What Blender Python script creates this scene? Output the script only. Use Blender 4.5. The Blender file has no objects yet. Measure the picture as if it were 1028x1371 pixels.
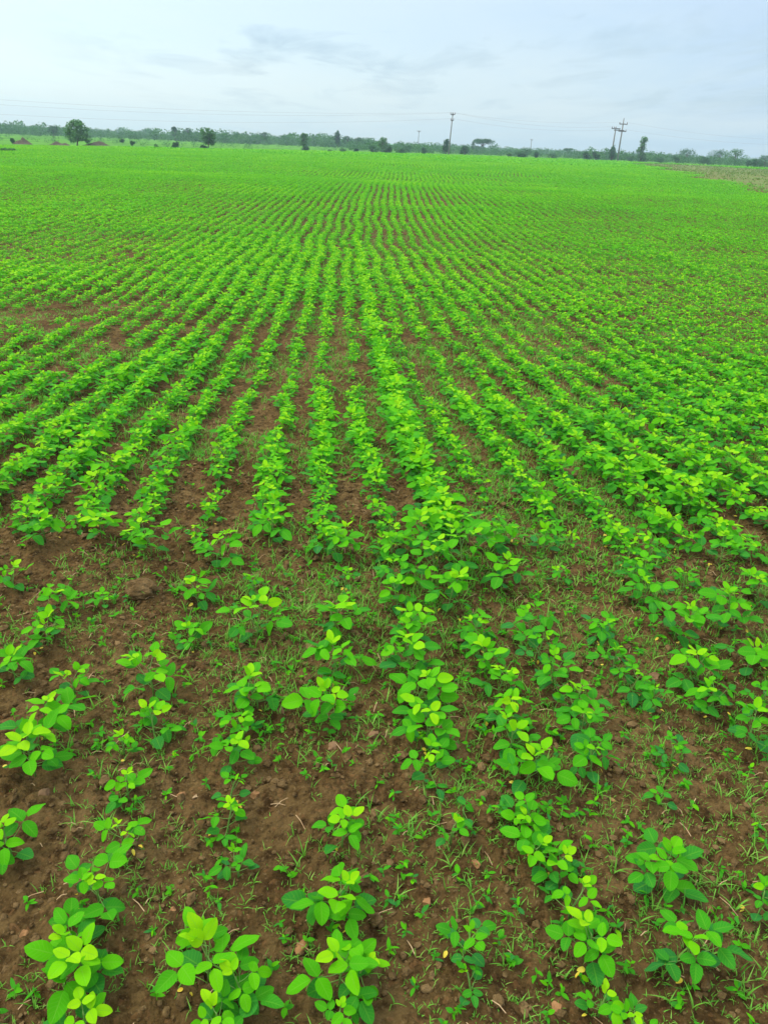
import bpy, math, random
import numpy as np

# ------------------------------------------------------------------ camera
HC = 1.7
PITCH, ROLL = math.radians(25.6), math.radians(2.4)
PW, PH, FPX = 1028.0, 1371.0, 1030.0
scn = bpy.context.scene
FW = np.array([0, math.cos(PITCH), -math.sin(PITCH)])
_r = np.array([1.0, 0, 0]); _u = np.cross(_r, FW)
CR = _r * math.cos(ROLL) + _u * math.sin(ROLL)
CU = _u * math.cos(ROLL) - _r * math.sin(ROLL)
cam = bpy.data.cameras.new('camera'); camo = bpy.data.objects.new('camera', cam)
scn.collection.objects.link(camo)
from mathutils import Matrix, Vector
camo.matrix_world = Matrix(((CR[0], CU[0], -FW[0], 0), (CR[1], CU[1], -FW[1], 0), (CR[2], CU[2], -FW[2], HC), (0, 0, 0, 1)))
cam.sensor_fit = 'VERTICAL'; cam.sensor_height = 24.0; cam.lens = 24.0 * FPX / PH
cam.clip_start = 0.05; cam.clip_end = 9000
scn.camera = camo

# ------------------------------------------------------------------ sky, sun, exposure
SUN_EL, SUN_AZ = math.radians(58), math.radians(-75)      # azimuth from +Y towards +X
CLOUD_X = 11.0                                                     # where along the wind the cloud deck stands
wd = bpy.data.worlds.new('World'); scn.world = wd; wd.use_nodes = True
nt = wd.node_tree; nt.nodes.clear()
class NB:
    """small node-building helper"""
    def __init__(s, nt): s.nt = nt
    def n(s, typ, ins=None, **kw):
        nd = s.nt.nodes.new(typ)
        for k, v in kw.items(): setattr(nd, k, v)
        for k, v in (ins or {}).items():
            if isinstance(v, bpy.types.NodeSocket): s.nt.links.new(v, nd.inputs[k])
            else: nd.inputs[k].default_value = v
        return nd
    def math(s, op, a, b=0.0, c=0.0, clamp=False):
        return s.n('ShaderNodeMath', {0: a, 1: b, 2: c}, operation=op, use_clamp=clamp).outputs[0]
    def ramp(s, fac, stops, interp='LINEAR'):
        nd = s.n('ShaderNodeValToRGB', {0: fac}); cr = nd.color_ramp; cr.interpolation = interp
        while len(cr.elements) < len(stops): cr.elements.new(0.5)
        for e, (p, c) in zip(cr.elements, stops):
            e.position = p; e.color = (*c, 1) if len(c) == 3 else c
        return nd.outputs[0]
    def mix(s, fac, a, b, mode='MIX'):
        nd = s.n('ShaderNodeMix', data_type='RGBA', blend_type=mode)
        for i, v in ((0, fac), (6, a), (7, b)):
            if isinstance(v, bpy.types.NodeSocket): s.nt.links.new(v, nd.inputs[i])
            else: nd.inputs[i].default_value = (*v, 1) if isinstance(v, tuple) and len(v) == 3 else v
        return nd.outputs[2]
    def noise(s, vec, scale, detail=4, rough=0.55, dist=0.0):
        ins = {'Scale': scale, 'Detail': detail, 'Roughness': rough, 'Distortion': dist}
        if vec is not None: ins['Vector'] = vec
        return s.n('ShaderNodeTexNoise', ins).outputs[0]
b = NB(nt)
sky = b.n('ShaderNodeTexSky', sky_type='NISHITA'); sky.sun_disc = False
sky.sun_elevation = SUN_EL; sky.sun_rotation = SUN_AZ; sky.air_density = 1.0; sky.dust_density = 1.5
bg1 = b.n('ShaderNodeBackground', {0: sky.outputs[0], 1: 0.05})
tc = b.n('ShaderNodeTexCoord'); sep = b.n('ShaderNodeSeparateXYZ', {0: tc.outputs['Generated']})
dx, dy, dz = sep.outputs
zc = b.math('MAXIMUM', dz, 0.0)
# cloud deck: direction projected on a flat layer overhead
den = b.math('ADD', zc, 0.045)
px = b.math('ADD', b.math('DIVIDE', dx, den), CLOUD_X); py = b.math('DIVIDE', dy, den)
cv = b.n('ShaderNodeCombineXYZ', {0: px, 1: b.math('MULTIPLY', py, 0.42), 2: 0.0}).outputs[0]
grad = b.ramp(zc, [(0.0, (0.56, 0.69, 0.75)), (0.04, (0.60, 0.72, 0.80)), (0.10, (0.57, 0.70, 0.81)), (0.16, (0.60, 0.72, 0.84)), (0.32, (1.5, 1.5, 1.5)), (1.0, (3.0, 2.95, 2.9))])
side = b.n('ShaderNodeMapRange', {0: dx, 1: -0.5, 2: 0.5, 3: 0.0, 4: 1.0}).outputs[0]
tintc = b.ramp(side, [(0.0, (1.26, 1.27, 1.16)), (0.45, (1.05, 1.05, 1.01)), (0.75, (0.83, 0.89, 0.95)), (1.0, (0.62, 0.72, 0.90))])
c1 = b.mix(1.0, grad, tintc, 'MULTIPLY')
n1 = b.noise(cv, 1.05, 6, 0.60, 0.4)
dark = b.ramp(n1, [(0.50, (0, 0, 0)), (0.66, (1, 1, 1))])
n2 = b.noise(cv, 0.45, 5, 0.6, 0.2)
lite = b.ramp(n2, [(0.42, (0, 0, 0)), (0.66, (1, 1, 1))])
c2 = b.mix(b.math('MULTIPLY', b.math('MULTIPLY', b.math('MULTIPLY', dark, b.n('ShaderNodeMapRange', {0: dx, 1: -0.38, 2: -0.18, 3: 0.1, 4: 1.0}).outputs[0]), b.n('ShaderNodeMapRange', {0: zc, 1: 0.02, 2: 0.07, 3: 0.15, 4: 0.75}).outputs[0]), b.n('ShaderNodeMapRange', {0: zc, 1: 0.2, 2: 0.4, 3: 1.0, 4: 0.0}).outputs[0]), c1, (0.34, 0.48, 0.60))
c3 = b.mix(b.math('MULTIPLY', lite, 0.30), c2, (0.76, 0.82, 0.80))
bg2 = b.n('ShaderNodeBackground', {0: c3, 1: 0.86})
add = b.n('ShaderNodeAddShader', {0: bg1.outputs[0], 1: bg2.outputs[0]})
b.n('ShaderNodeOutputWorld', {0: add.outputs[0]})
sun = bpy.data.lights.new('sun', 'SUN'); sun.energy = 1.5; sun.angle = math.radians(14); sun.color = (1.0, 0.96, 0.9)
suno = bpy.data.objects.new('sun', sun); scn.collection.objects.link(suno)
sd = Vector((math.sin(SUN_AZ) * math.cos(SUN_EL), math.cos(SUN_AZ) * math.cos(SUN_EL), math.sin(SUN_EL)))
suno.rotation_euler = sd.to_track_quat('Z', 'Y').to_euler()
suno.location = (-20, 5, 30)
scn.view_settings.view_transform = 'Standard'; scn.view_settings.look = 'None'
scn.view_settings.exposure = 0.08; scn.view_settings.gamma = 1.0; scn.view_settings.use_curve_mapping = False
scn.render.engine = 'CYCLES'
cy = scn.cycles
cy.max_bounces = 6; cy.diffuse_bounces = 3; cy.glossy_bounces = 2; cy.transmission_bounces = 3; cy.volume_bounces = 0; cy.transparent_max_bounces = 4

# ------------------------------------------------------------------ terrain functions
RNG = np.random.default_rng(7)
def _hash(ix, iy, s):
    h = (ix.astype(np.int64) * 374761393 + iy.astype(np.int64) * 668265263 + s * 982451653) & 0xFFFFFFFF
    h = ((h ^ (h >> 13)) * 1274126177) & 0xFFFFFFFF
    h = ((h ^ (h >> 16)) * 2246822519) & 0xFFFFFFFF
    return ((h ^ (h >> 15)) & 0xFFFFFF) / float(0xFFFFFF)
def vnoise(x, y, f, s=0):
    x = np.asarray(x, float) * f + 1000.0; y = np.asarray(y, float) * f + 1000.0
    ix = np.floor(x); iy = np.floor(y); fx = x - ix; fy = y - iy
    fx = fx * fx * (3 - 2 * fx); fy = fy * fy * (3 - 2 * fy)
    a = _hash(ix, iy, s); bb = _hash(ix + 1, iy, s); c = _hash(ix, iy + 1, s); d = _hash(ix + 1, iy + 1, s)
    return (a + (bb - a) * fx) * (1 - fy) + (c + (d - c) * fx) * fy
_ty = np.linspace(-10, 4000, 40101)
_tz = np.interp(_ty, [-10, 0, 3.0, 4.5, 6.5, 9.5, 15, 20, 28, 36, 43, 50, 58, 75, 100, 170, 300, 4000],
                [0.05, 0, 0, -.10, -.26, -.40, -.54, -.6, -.52, -.38, -.27, -.42, -.30, -.02, .08, .15, .1, 0])
_k = np.exp(-np.linspace(-2.5, 2.5, 21) ** 2); _k /= _k.sum()
_tz = np.convolve(np.pad(_tz, 10, mode='edge'), _k, 'valid')
def macro(x, y):
    """lie of the land"""
    y = np.asarray(y, float); x = np.asarray(x, float)
    far = np.clip((y - 8) / 20, 0, 1)
    return np.interp(y, _ty, _tz) + far * 0.10 * (vnoise(x, y, 0.045, 3) - .5) + np.clip((y - 60) / 60, 0, 1) * 0.25 * (vnoise(x, y, .012, 9) - .5)
MOUNDS = []                                                       # soil humps filled in below: x, y, height, radius
def micro(x, y):
    """clods and hollows of the soil, a few centimetres"""
    x = np.asarray(x, float); y = np.asarray(y, float)
    z = 0.040 * (vnoise(x, y, 1.9, 11) - .5) + 0.026 * (vnoise(x, y, 5.5, 12) - .5)
    z = z + .030 * np.clip(vnoise(x, y, 8.5, 17) - .62, 0, 1) * 2 * vnoise(x, y, 30, 18) + .022 * np.clip(vnoise(x, y, 19, 19) - .60, 0, 1) * 2
    z = z + 0.016 * (np.abs(vnoise(x, y, 14, 13) - .5) * 2) ** 1.5 * (vnoise(x, y, 2.3, 21) * 1.4)
    for mx, my, mh, mr in MOUNDS:
        z = z + mh * np.exp(-((x - mx) ** 2 + (y - my) ** 2) / mr ** 2) * (0.6 + 0.8 * vnoise(x, y, 16, 31))
    return z * np.clip(1.2 - y / 40, 0.2, 1)
def hz(x, y): return macro(x, y) + micro(x, y)
def ray(x, y): return FW + CR * ((x - PW / 2) / FPX) - CU * ((y - PH / 2) / FPX)
def ground(x, y, dz=0.0, tmax=900.0):
    """point of the land seen at a pixel of the photograph"""
    d = ray(x, y); ts = np.concatenate([np.linspace(.8, 20, 400), np.geomspace(20.1, tmax, 900)])
    P = d[None] * ts[:, None]; below = (HC + P[:, 2]) < macro(P[:, 0], P[:, 1]) + dz
    k = int(np.argmax(below)) if below.any() else len(ts) - 1
    t0, t1 = ts[max(k - 1, 0)], ts[k]
    for _ in range(25):
        tm = (t0 + t1) / 2; p = d * tm
        if HC + p[2] < float(macro(p[0], p[1])) + dz: t1 = tm
        else: t0 = tm
    p = d * t1
    return float(p[0]), float(p[1])
def proj(P):
    p = np.asarray(P, float) - np.array([0, 0, HC]); z = p @ FW
    return PW / 2 + FPX * (p @ CR) / z, PH / 2 - FPX * (p @ CU) / z, z

# ------------------------------------------------------------------ mesh helpers
COL = scn.collection
def mesh_np(name, V, Q, mat=None, attr=None, smooth=True, parent=None, T=None):
    """numpy verts + quads (+ triangles T) -> one linked mesh object"""
    me = bpy.data.meshes.new(name)
    V = np.ascontiguousarray(V, np.float32).reshape(-1, 3)
    Q = np.zeros((0, 4), np.int32) if Q is None else np.ascontiguousarray(Q, np.int32).reshape(-1, 4)
    T = np.zeros((0, 3), np.int32) if T is None else np.ascontiguousarray(T, np.int32).reshape(-1, 3)
    me.vertices.add(len(V)); me.vertices.foreach_set('co', V.ravel())
    nl = len(Q) * 4 + len(T) * 3
    me.loops.add(nl); me.loops.foreach_set('vertex_index', np.concatenate([Q.ravel(), T.ravel()]))
    me.polygons.add(len(Q) + len(T))
    st = np.concatenate([np.arange(len(Q)) * 4, len(Q) * 4 + np.arange(len(T)) * 3]).astype(np.int32)
    me.polygons.foreach_set('loop_start', st)
    me.polygons.foreach_set('use_smooth', np.full(len(st), smooth))
    if attr is not None:
        for an, av in attr.items():
            a = me.attributes.new(an, 'FLOAT_COLOR', 'POINT')
            av = np.ascontiguousarray(av, np.float32).reshape(-1, av.shape[-1])
            if av.shape[1] == 3: av = np.concatenate([av, np.ones((len(av), 1), np.float32)], 1)
            a.data.foreach_set('color', np.ascontiguousarray(av, np.float32).ravel())
    me.update(calc_edges=True)
    o = bpy.data.objects.new(name, me); COL.objects.link(o)
    if mat: me.materials.append(mat)
    if parent: o.parent = parent
    return o
def tag(o, label=None, cat=None, group=None, kind=None):
    if label: o['label'] = label
    if cat: o['category'] = cat
    if group: o['group'] = group
    if kind: o['kind'] = kind
    return o
def empty(name, loc, label, cat, group=None):
    o = bpy.data.objects.new(name, None); o.empty_display_size = .1; COL.objects.link(o); o.location = loc
    return tag(o, label, cat, group)
class MB:
    """collects verts / quads of tubes, lumps and the like into one mesh"""
    def __init__(s): s.V = []; s.Q = []; s.T = []; s.A = []; s.n = 0
    def add(s, V, Q=None, T=None, A=None):
        V = np.asarray(V, float).reshape(-1, 3)
        if Q is not None and len(Q): s.Q.append(np.asarray(Q).reshape(-1, 4) + s.n)
        if T is not None and len(T): s.T.append(np.asarray(T).reshape(-1, 3) + s.n)
        s.V.append(V); s.A.append(np.zeros((len(V), 4)) if A is None else A); s.n += len(V)
    def tube(s, pts, rad, k=6, cap=True):
        pts = np.asarray(pts, float); rad = np.broadcast_to(np.asarray(rad, float), (len(pts),))
        tg = np.gradient(pts, axis=0); tg /= np.linalg.norm(tg, axis=1, keepdims=True) + 1e-12
        ref = np.array([1.0, 0, 0]) if abs(tg[0][0]) < .8 else np.array([0, 1.0, 0])
        a = np.cross(tg, ref); a /= np.linalg.norm(a, axis=1, keepdims=True); c = np.cross(tg, a)
        ang = np.arange(k) * 2 * math.pi / k
        ring = pts[:, None] + rad[:, None, None] * (np.cos(ang)[None, :, None] * a[:, None] + np.sin(ang)[None, :, None] * c[:, None])
        n = len(pts); i = np.arange(n - 1)[:, None] * k; j = np.arange(k)[None]; j2 = (j + 1) % k
        Q = np.stack([i + j, i + j2, i + k + j2, i + k + j], -1).reshape(-1, 4)
        V = ring.reshape(-1, 3); T = None
        if cap:
            V = np.concatenate([V, pts[:1], pts[-1:]]); m = n * k
            T = np.concatenate([np.stack([np.full(k, m), j2[0], j[0]], -1), np.stack([np.full(k, m + 1), (n - 1) * k + j[0], (n - 1) * k + j2[0]], -1)])
        s.add(V, Q, T)
    def box(s, c, sz):
        x, y, z = np.asarray(sz) / 2
        V = np.array([[-x, -y, -z], [x, -y, -z], [x, y, -z], [-x, y, -z], [-x, -y, z], [x, -y, z], [x, y, z], [-x, y, z]]) + np.asarray(c)
        s.add(V, [[0, 3, 2, 1], [4, 5, 6, 7], [0, 1, 5, 4], [1, 2, 6, 5], [2, 3, 7, 6], [3, 0, 4, 7]])
    def build(s, name, mat, parent=None, smooth=True, attr=False):
        return mesh_np(name, np.concatenate(s.V), np.concatenate(s.Q) if s.Q else None, mat, {'leaf': np.concatenate(s.A)} if attr else None, smooth, parent, np.concatenate(s.T) if s.T else None)

# ------------------------------------------------------------------ materials
def mat_new(name):
    m = bpy.data.materials.new(name); m.use_nodes = True; m.node_tree.nodes.clear(); return m, NB(m.node_tree)
def finish(m, nb, shader, disp=None):
    nb.n('ShaderNodeOutputMaterial', {0: shader}); return m
def leaf_material(name, stops, trans=0.42, rough=0.6, veins=True, nscale=9.0, under=0.75):
    m, nb = mat_new(name)
    at = nb.n('ShaderNodeAttribute', attribute_name='leaf'); sp = nb.n('ShaderNodeSeparateColor', {0: at.outputs['Color']})
    u, t, tint = sp.outputs
    g = nb.n('ShaderNodeNewGeometry')
    nz = nb.noise(g.outputs['Position'], nscale, 3)
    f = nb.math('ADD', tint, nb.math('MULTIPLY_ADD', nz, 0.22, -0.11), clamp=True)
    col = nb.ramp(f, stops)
    if veins:
        sp_ = nb.noise(g.outputs['Position'], 95, 2, 0.5)
        col = nb.mix(nb.math('MULTIPLY', nb.ramp(sp_, [(0.70, (0, 0, 0)), (0.76, (1, 1, 1))]), 0.55), col, (0.26, 0.30, 0.04))
    bumpn = None
    if veins:
        au = nb.math('ABSOLUTE', nb.math('MULTIPLY_ADD', u, 2.0, -1.0))
        rib = nb.n('ShaderNodeMapRange', {0: au, 1: 0.0, 2: 0.11, 3: 1.0, 4: 0.0}).outputs[0]
        ph = nb.math('SUBTRACT', nb.math('MULTIPLY', t, 44.0), nb.math('MULTIPLY', au, 11.0))
        vn = nb.math('POWER', nb.math('MULTIPLY_ADD', nb.math('SINE', ph), 0.5, 0.5), 5.0)
        vein = nb.math('MAXIMUM', nb.math('MULTIPLY', rib, 0.9), nb.math('MULTIPLY', vn, 0.35))
        col = nb.mix(nb.math('MULTIPLY', vein, 0.6), col, (0.17, 0.46, 0.03))
        h = nb.math('SUBTRACT', nb.math('MULTIPLY', nz, 0.6), vein)
        bumpn = nb.n('ShaderNodeBump', {'Strength': 0.35, 'Distance': 0.0015, 'Height': h}).outputs[0]
    col = nb.mix(nb.math('MULTIPLY', g.outputs['Backfacing'], 1 - under), col, (0.07, 0.24, 0.04))
    ins = {'Base Color': col, 'Roughness': rough, 'Specular IOR Level': 0.10}
    if name.startswith('soy'): ins['Specular Tint'] = (0.75, 1.0, 0.55, 1)
    if bumpn: ins['Normal'] = bumpn
    p = nb.n('ShaderNodeBsdfPrincipled', ins)
    tcol = nb.mix(0.5, col, (0.16, 0.54, 0.002))
    tr = nb.n('ShaderNodeBsdfTranslucent', {0: tcol})
    return finish(m, nb, nb.n('ShaderNodeMixShader', {0: trans, 1: p.outputs[0], 2: tr.outputs[0]}).outputs[0])
def plain_material(name, c0, c1, scale=6.0, rough=0.8, bump=0.4, bdist=0.02, spec=0.3):
    m, nb = mat_new(name); g = nb.n('ShaderNodeTexCoord').outputs['Object']
    n0 = nb.noise(g, scale, 6, 0.6)
    col = nb.mix(nb.ramp(n0, [(0.35, (0, 0, 0)), (0.68, (1, 1, 1))]), c0, c1)
    n3 = nb.noise(g, scale * 5, 4, 0.6)
    bp = nb.n('ShaderNodeBump', {'Strength': bump, 'Distance': bdist, 'Height': n3}).outputs[0]
    p = nb.n('ShaderNodeBsdfPrincipled', {'Base Color': col, 'Roughness': rough, 'Normal': bp, 'Specular IOR Level': spec})
    return finish(m, nb, p.outputs[0])
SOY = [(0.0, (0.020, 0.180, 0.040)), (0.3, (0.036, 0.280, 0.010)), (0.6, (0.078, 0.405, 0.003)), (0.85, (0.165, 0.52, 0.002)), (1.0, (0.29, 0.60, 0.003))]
M_soy = leaf_material('soybean leaf', SOY)
M_stem = plain_material('soybean stem', (0.09, 0.22, 0.03), (0.14, 0.26, 0.05), 40, 0.6, 0.1, 0.001)
M_yel = plain_material('yellowed seed leaf', (0.50, 0.33, 0.015), (0.44, 0.40, 0.04), 60, 0.55, 0.2, 0.001)
M_grass = leaf_material('grass blade', [(0, (0.07, 0.25, 0.02)), (0.5, (0.15, 0.38, 0.035)), (1, (0.30, 0.48, 0.09))], 0.25, 0.5, False)
M_fallow = leaf_material('fallow grass', [(0, (0.10, 0.13, 0.035)), (0.5, (0.15, 0.20, 0.045)), (1, (0.26, 0.24, 0.09))], 0.2, 0.7, False)
M_straw = plain_material('straw', (0.22, 0.13, 0.06), (0.42, 0.30, 0.16), 30, 0.8, 0.2, 0.001)
M_bark = plain_material('bark', (0.05, 0.035, 0.022), (0.12, 0.09, 0.06), 4, 0.9, 0.6, 0.03)
M_tree = leaf_material('tree leaves', [(0, (0.022, 0.068, 0.044)), (0.5, (0.040, 0.105, 0.058)), (1, (0.072, 0.165, 0.066))], 0.2, 0.8, False, 0.25)
M_dark = leaf_material('dark bush leaves', [(0, (0.016, 0.058, 0.036)), (0.5, (0.032, 0.098, 0.052)), (1, (0.065, 0.165, 0.065))], 0.15, 0.6, False, 0.5)
M_feather = leaf_material('feathery leaves', [(0, (0.05, 0.13, 0.065)), (0.5, (0.085, 0.19, 0.085)), (1, (0.14, 0.26, 0.11))], 0.25, 0.6, False, 0.5)
M_acacia = leaf_material('feathery tree leaves', [(0, (0.036, 0.10, 0.045)), (0.5, (0.065, 0.16, 0.060)), (1, (0.115, 0.23, 0.08))], 0.25, 0.6, False, 0.5)
M_stone = [plain_material('stone ' + n, a, c, 30, 0.8, 0.5, 0.004) for n, a, c in (('rust', (0.17, 0.080, 0.026), (0.30, 0.155, 0.06)), ('brown', (0.13, 0.07, 0.03), (0.24, 0.14, 0.07)), ('pale', (0.27, 0.18, 0.09), (0.38, 0.27, 0.15)))]
M_clod = plain_material('earth clod', (0.075, 0.045, 0.016), (0.22, 0.142, 0.06), 18, 0.95, 1.0, 0.02, 0.1)
M_pole = plain_material('weathered pole', (0.16, 0.155, 0.15), (0.27, 0.26, 0.25), 3, 0.8, 0.3, 0.01)
M_iron = plain_material('crossarm iron', (0.07, 0.065, 0.06), (0.13, 0.11, 0.10), 8, 0.6, 0.2, 0.005)
M_porc = plain_material('insulator glaze', (0.10, 0.05, 0.03), (0.16, 0.08, 0.05), 8, 0.25, 0.05, 0.002, 0.5)
M_wire = plain_material('wire', (0.34, 0.35, 0.37), (0.42, 0.43, 0.45), 2, 0.5, 0.0, 0.001)

def ground_material():
    m, nb = mat_new('field soil')
    g = nb.n('ShaderNodeNewGeometry'); pos = g.outputs['Position']
    zone = nb.n('ShaderNodeSeparateColor', {0: nb.n('ShaderNodeAttribute', attribute_name='zone').outputs['Color']})
    meadow, fallow, green = zone.outputs
    a = nb.noise(pos, 1.7, 5, 0.6); c = nb.noise(pos, 22, 8, 0.68); d = nb.noise(pos, 110, 5, 0.7)
    vo = nb.n('ShaderNodeTexVoronoi', {'Vector': pos, 'Scale': 85.0, 'Randomness': 1.0}); vo2 = nb.n('ShaderNodeTexVoronoi', {'Vector': pos, 'Scale': 34.0})
    soil = nb.mix(nb.ramp(a, [(0.35, (0, 0, 0)), (0.65, (1, 1, 1))]), (0.078, 0.046, 0.0155), (0.160, 0.104, 0.040))
    soil = nb.mix(nb.ramp(c, [(0.38, (1, 1, 1)), (0.55, (0, 0, 0))]), soil, (0.040, 0.0225, 0.008))
    soil = nb.mix(nb.math('MULTIPLY', nb.ramp(d, [(0.58, (0, 0, 0)), (0.72, (1, 1, 1))]), 0.55), soil, (0.27, 0.185, 0.09))
    crumb = nb.ramp(nb.n('ShaderNodeSeparateColor', {0: vo.outputs['Color']}).outputs[0], [(0.86, (0, 0, 0)), (0.95, (1, 1, 1))])
    soil = nb.mix(nb.math('MULTIPLY', crumb, 0.35), soil, (0.20, 0.10, 0.04))
    mg = nb.mix(nb.ramp(nb.noise(pos, 0.06, 6, 0.65), [(0.36, (0, 0, 0)), (0.66, (1, 1, 1))]), (0.050, 0.16, 0.020), (0.095, 0.29, 0.020))
    mg = nb.mix(nb.ramp(nb.noise(pos, 0.5, 5, 0.7), [(0.5, (0, 0, 0)), (0.7, (1, 1, 1))]), mg, (0.10, 0.13, 0.045))
    fg = nb.mix(nb.ramp(nb.noise(pos, 0.35, 6, 0.7), [(0.38, (0, 0, 0)), (0.62, (1, 1, 1))]), (0.150, 0.130, 0.055), (0.115, 0.185, 0.040))
    col = nb.mix(meadow, soil, mg); col = nb.mix(fallow, col, fg)
    hgt = nb.math('ADD', nb.math('MULTIPLY', c, 0.8), nb.math('MULTIPLY', d, 0.35))
    hgt = nb.math('SUBTRACT', hgt, nb.math('MULTIPLY', vo.outputs['Distance'], 0.35)); hgt = nb.math('SUBTRACT', hgt, nb.math('MULTIPLY', vo2.outputs['Distance'], 0.3))
    bp = nb.n('ShaderNodeBump', {'Strength': 1.0, 'Distance': 0.024, 'Height': hgt}).outputs[0]
    p = nb.n('ShaderNodeBsdfPrincipled', {'Base Color': col, 'Roughness': 1.0, 'Normal': bp, 'Specular IOR Level': 0.04})
    return finish(m, nb, p.outputs[0])
M_ground = ground_material()

# ------------------------------------------------------------------ field outline, fallow patch
EDGE = np.array([ground(x, y) for x, y in ((-60, 193.5), (0, 195.5), (160, 197.5), (240, 200), (420, 203), (500, 205.5), (640, 209.5), (820, 216.5), (1028, 226), (1090, 229))])
EDGE = EDGE[np.argsort(np.arctan2(EDGE[:, 0], EDGE[:, 1]))]
def edge_dist(x, y):
    """distance from the camera to the far edge of the field, by bearing"""
    an = np.arctan2(x, y); ea = np.arctan2(EDGE[:, 0], EDGE[:, 1])
    return np.interp(an, ea, np.hypot(EDGE[:, 0], EDGE[:, 1]))
FALLOW = [ground(x, y) for x, y in ((832, 220.5), (880, 227.5), (930, 237), (980, 247.5), (1034, 259), (1110, 272))]
FALLOW += [ground(1100, 226), ground(1034, 227.5), ground(950, 222.5), ground(870, 218.8)]
def inpoly(x, y, poly):
    x = np.asarray(x, float); y = np.asarray(y, float); r = np.zeros(x.shape, bool); n = len(poly)
    for i in range(n):
        x0, y0 = poly[i]; x1, y1 = poly[(i + 1) % n]
        cnd = ((y0 > y) != (y1 > y)) & (x < (x1 - x0) * (y - y0) / (y1 - y0 + 1e-12) + x0)
        r ^= cnd
    return r
for (mx, my, mh, mr) in ((185, 800, .055, .085), (235, 770, -.04, .07), (110, 775, .03, .10), (150, 830, .025, .10), (60, 745, .03, .12), (775, 860, .02, .1), (840, 520, .05, .2)):
    q = ground(mx, my); MOUNDS.append((q[0], q[1], mh, mr))

# ------------------------------------------------------------------ ground sheet
def axis(near0, near1, step, far, grow):
    a = list(np.arange(near0, near1, step)); s = step
    while a[-1] < far: s *= grow; a.append(a[-1] + s)
    return a
ys = axis(0.55, 3.2, .0105, 4000, 1.022)
s = .0105; lo = [.55]
while lo[-1] > -30: s *= 1.1; lo.append(lo[-1] - s)
ys = np.array(lo[::-1][:-1] + ys)
xr = axis(0, 2.0, .0115, 2500, 1.035); xs = np.array([-v for v in xr[::-1]][:-1] + xr)
GX, GY = np.meshgrid(xs, ys)
GZ = macro(GX, GY) + micro(GX, GY)
fine = np.clip(1.3 - GY / 9, 0, 1)
GZ += fine * (0.014 * (vnoise(GX, GY, 30, 14) - .5) + 0.016 * (vnoise(GX, GY, 55, 15) - .5) * vnoise(GX, GY, 4, 16) * 1.6 + .007 * (RNG.random(GX.shape) - .5))
rr = np.hypot(GX, GY); ed = edge_dist(GX, GY)
meadow = np.clip((rr - ed) / (0.012 * ed), 0, 1) * (GY > 5)
fallow = inpoly(GX + 3 * (vnoise(GX, GY, .3, 64) - .5), GY, FALLOW).astype(float)
ny, nx = GX.shape
idx = np.arange(nx * ny).reshape(ny, nx)
Q = np.stack([idx[:-1, :-1], idx[:-1, 1:], idx[1:, 1:], idx[1:, :-1]], -1).reshape(-1, 4)
go = mesh_np('ground', np.stack([GX, GY, GZ], -1), Q, M_ground, {'zone': np.stack([meadow, fallow, meadow * 0, meadow * 0 + 1], -1).reshape(-1, 4)})
tag(go, kind='structure')

# ------------------------------------------------------------------ soybean leaf generator
def leaf_template(lod):
    if lod == 0: ts = np.array([0, .08, .22, .4, .58, .76, .9, 1.0]); us = np.array([-1, -.5, 0, .5, 1])
    elif lod == 1: ts = np.array([0, .2, .45, .75, 1.0]); us = np.array([-1, 0, 1.0])
    elif lod == 2: ts = np.array([0, .45, 1.0]); us = np.array([-1, 0, 1.0])
    else: return np.array([0, .45, 1.0, .45]), np.array([0, 1, 0, -1.0]), np.array([.0, 1, 0, 1]), np.array([[0, 1, 2, 3]])
    w = np.interp(ts, [0, .08, .22, .4, .58, .76, .9, 1], [.06, .52, .88, 1, .94, .73, .45, .04])
    if lod == 2: w = np.array([.15, 1.0, .25])
    if lod == 1: w = np.array([.08, .82, 1.0, .72, .06])
    T, Uu = np.meshgrid(ts, us, indexing='ij'); Wd = np.repeat(w[:, None], len(us), 1)
    n = len(us); i = np.arange(len(ts) - 1)[:, None] * n + np.arange(n - 1)[None]
    return T.ravel(), Uu.ravel(), Wd.ravel(), np.stack([i, i + 1, i + n + 1, i + n], -1).reshape(-1, 4)
TEMPL = [leaf_template(k) for k in range(4)]
def leaflets_mesh(pos, az, pitch, roll, L, wr, tint, lod, droop, fold):
    """n leaflets given by base point, heading, pitch, roll, length ... -> V, Q, attribute"""
    T, Uu, Wd, Qt = TEMPL[lod]; n = len(pos)
    f = np.stack([np.cos(az) * np.cos(pitch), np.sin(az) * np.cos(pitch), np.sin(pitch)], -1)
    s0 = np.stack([np.sin(az), -np.cos(az), 0 * az], -1); n0 = np.cross(s0, f)
    sv = s0 * np.cos(roll)[:, None] + n0 * np.sin(roll)[:, None]; nv = np.cross(sv, f)
    W = (L * wr * .5)[:, None] * Wd[None] * Uu[None]
    A = T[None] * L[:, None]
    up = -droop[:, None] * L[:, None] * T[None] ** 2 + fold[:, None] * np.abs(W)
    if lod == 0:
        up = up + 0.035 * L[:, None] * np.sin(T[None] * 9 + az[:, None] * 7) * np.abs(Uu[None])
    V = pos[:, None] + f[:, None] * A[..., None] + sv[:, None] * W[..., None] + nv[:, None] * up[..., None]
    m = len(T); Qa = (Qt[None] + (np.arange(n) * m)[:, None, None]).reshape(-1, 4)
    at = np.stack([np.broadcast_to(.5 + .5 * Uu, (n, m)), np.broadcast_to(T, (n, m)), np.broadcast_to(tint[:, None], (n, m)), np.ones((n, m))], -1)
    return V.reshape(-1, 3), Qa, at.reshape(-1, 4)
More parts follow.
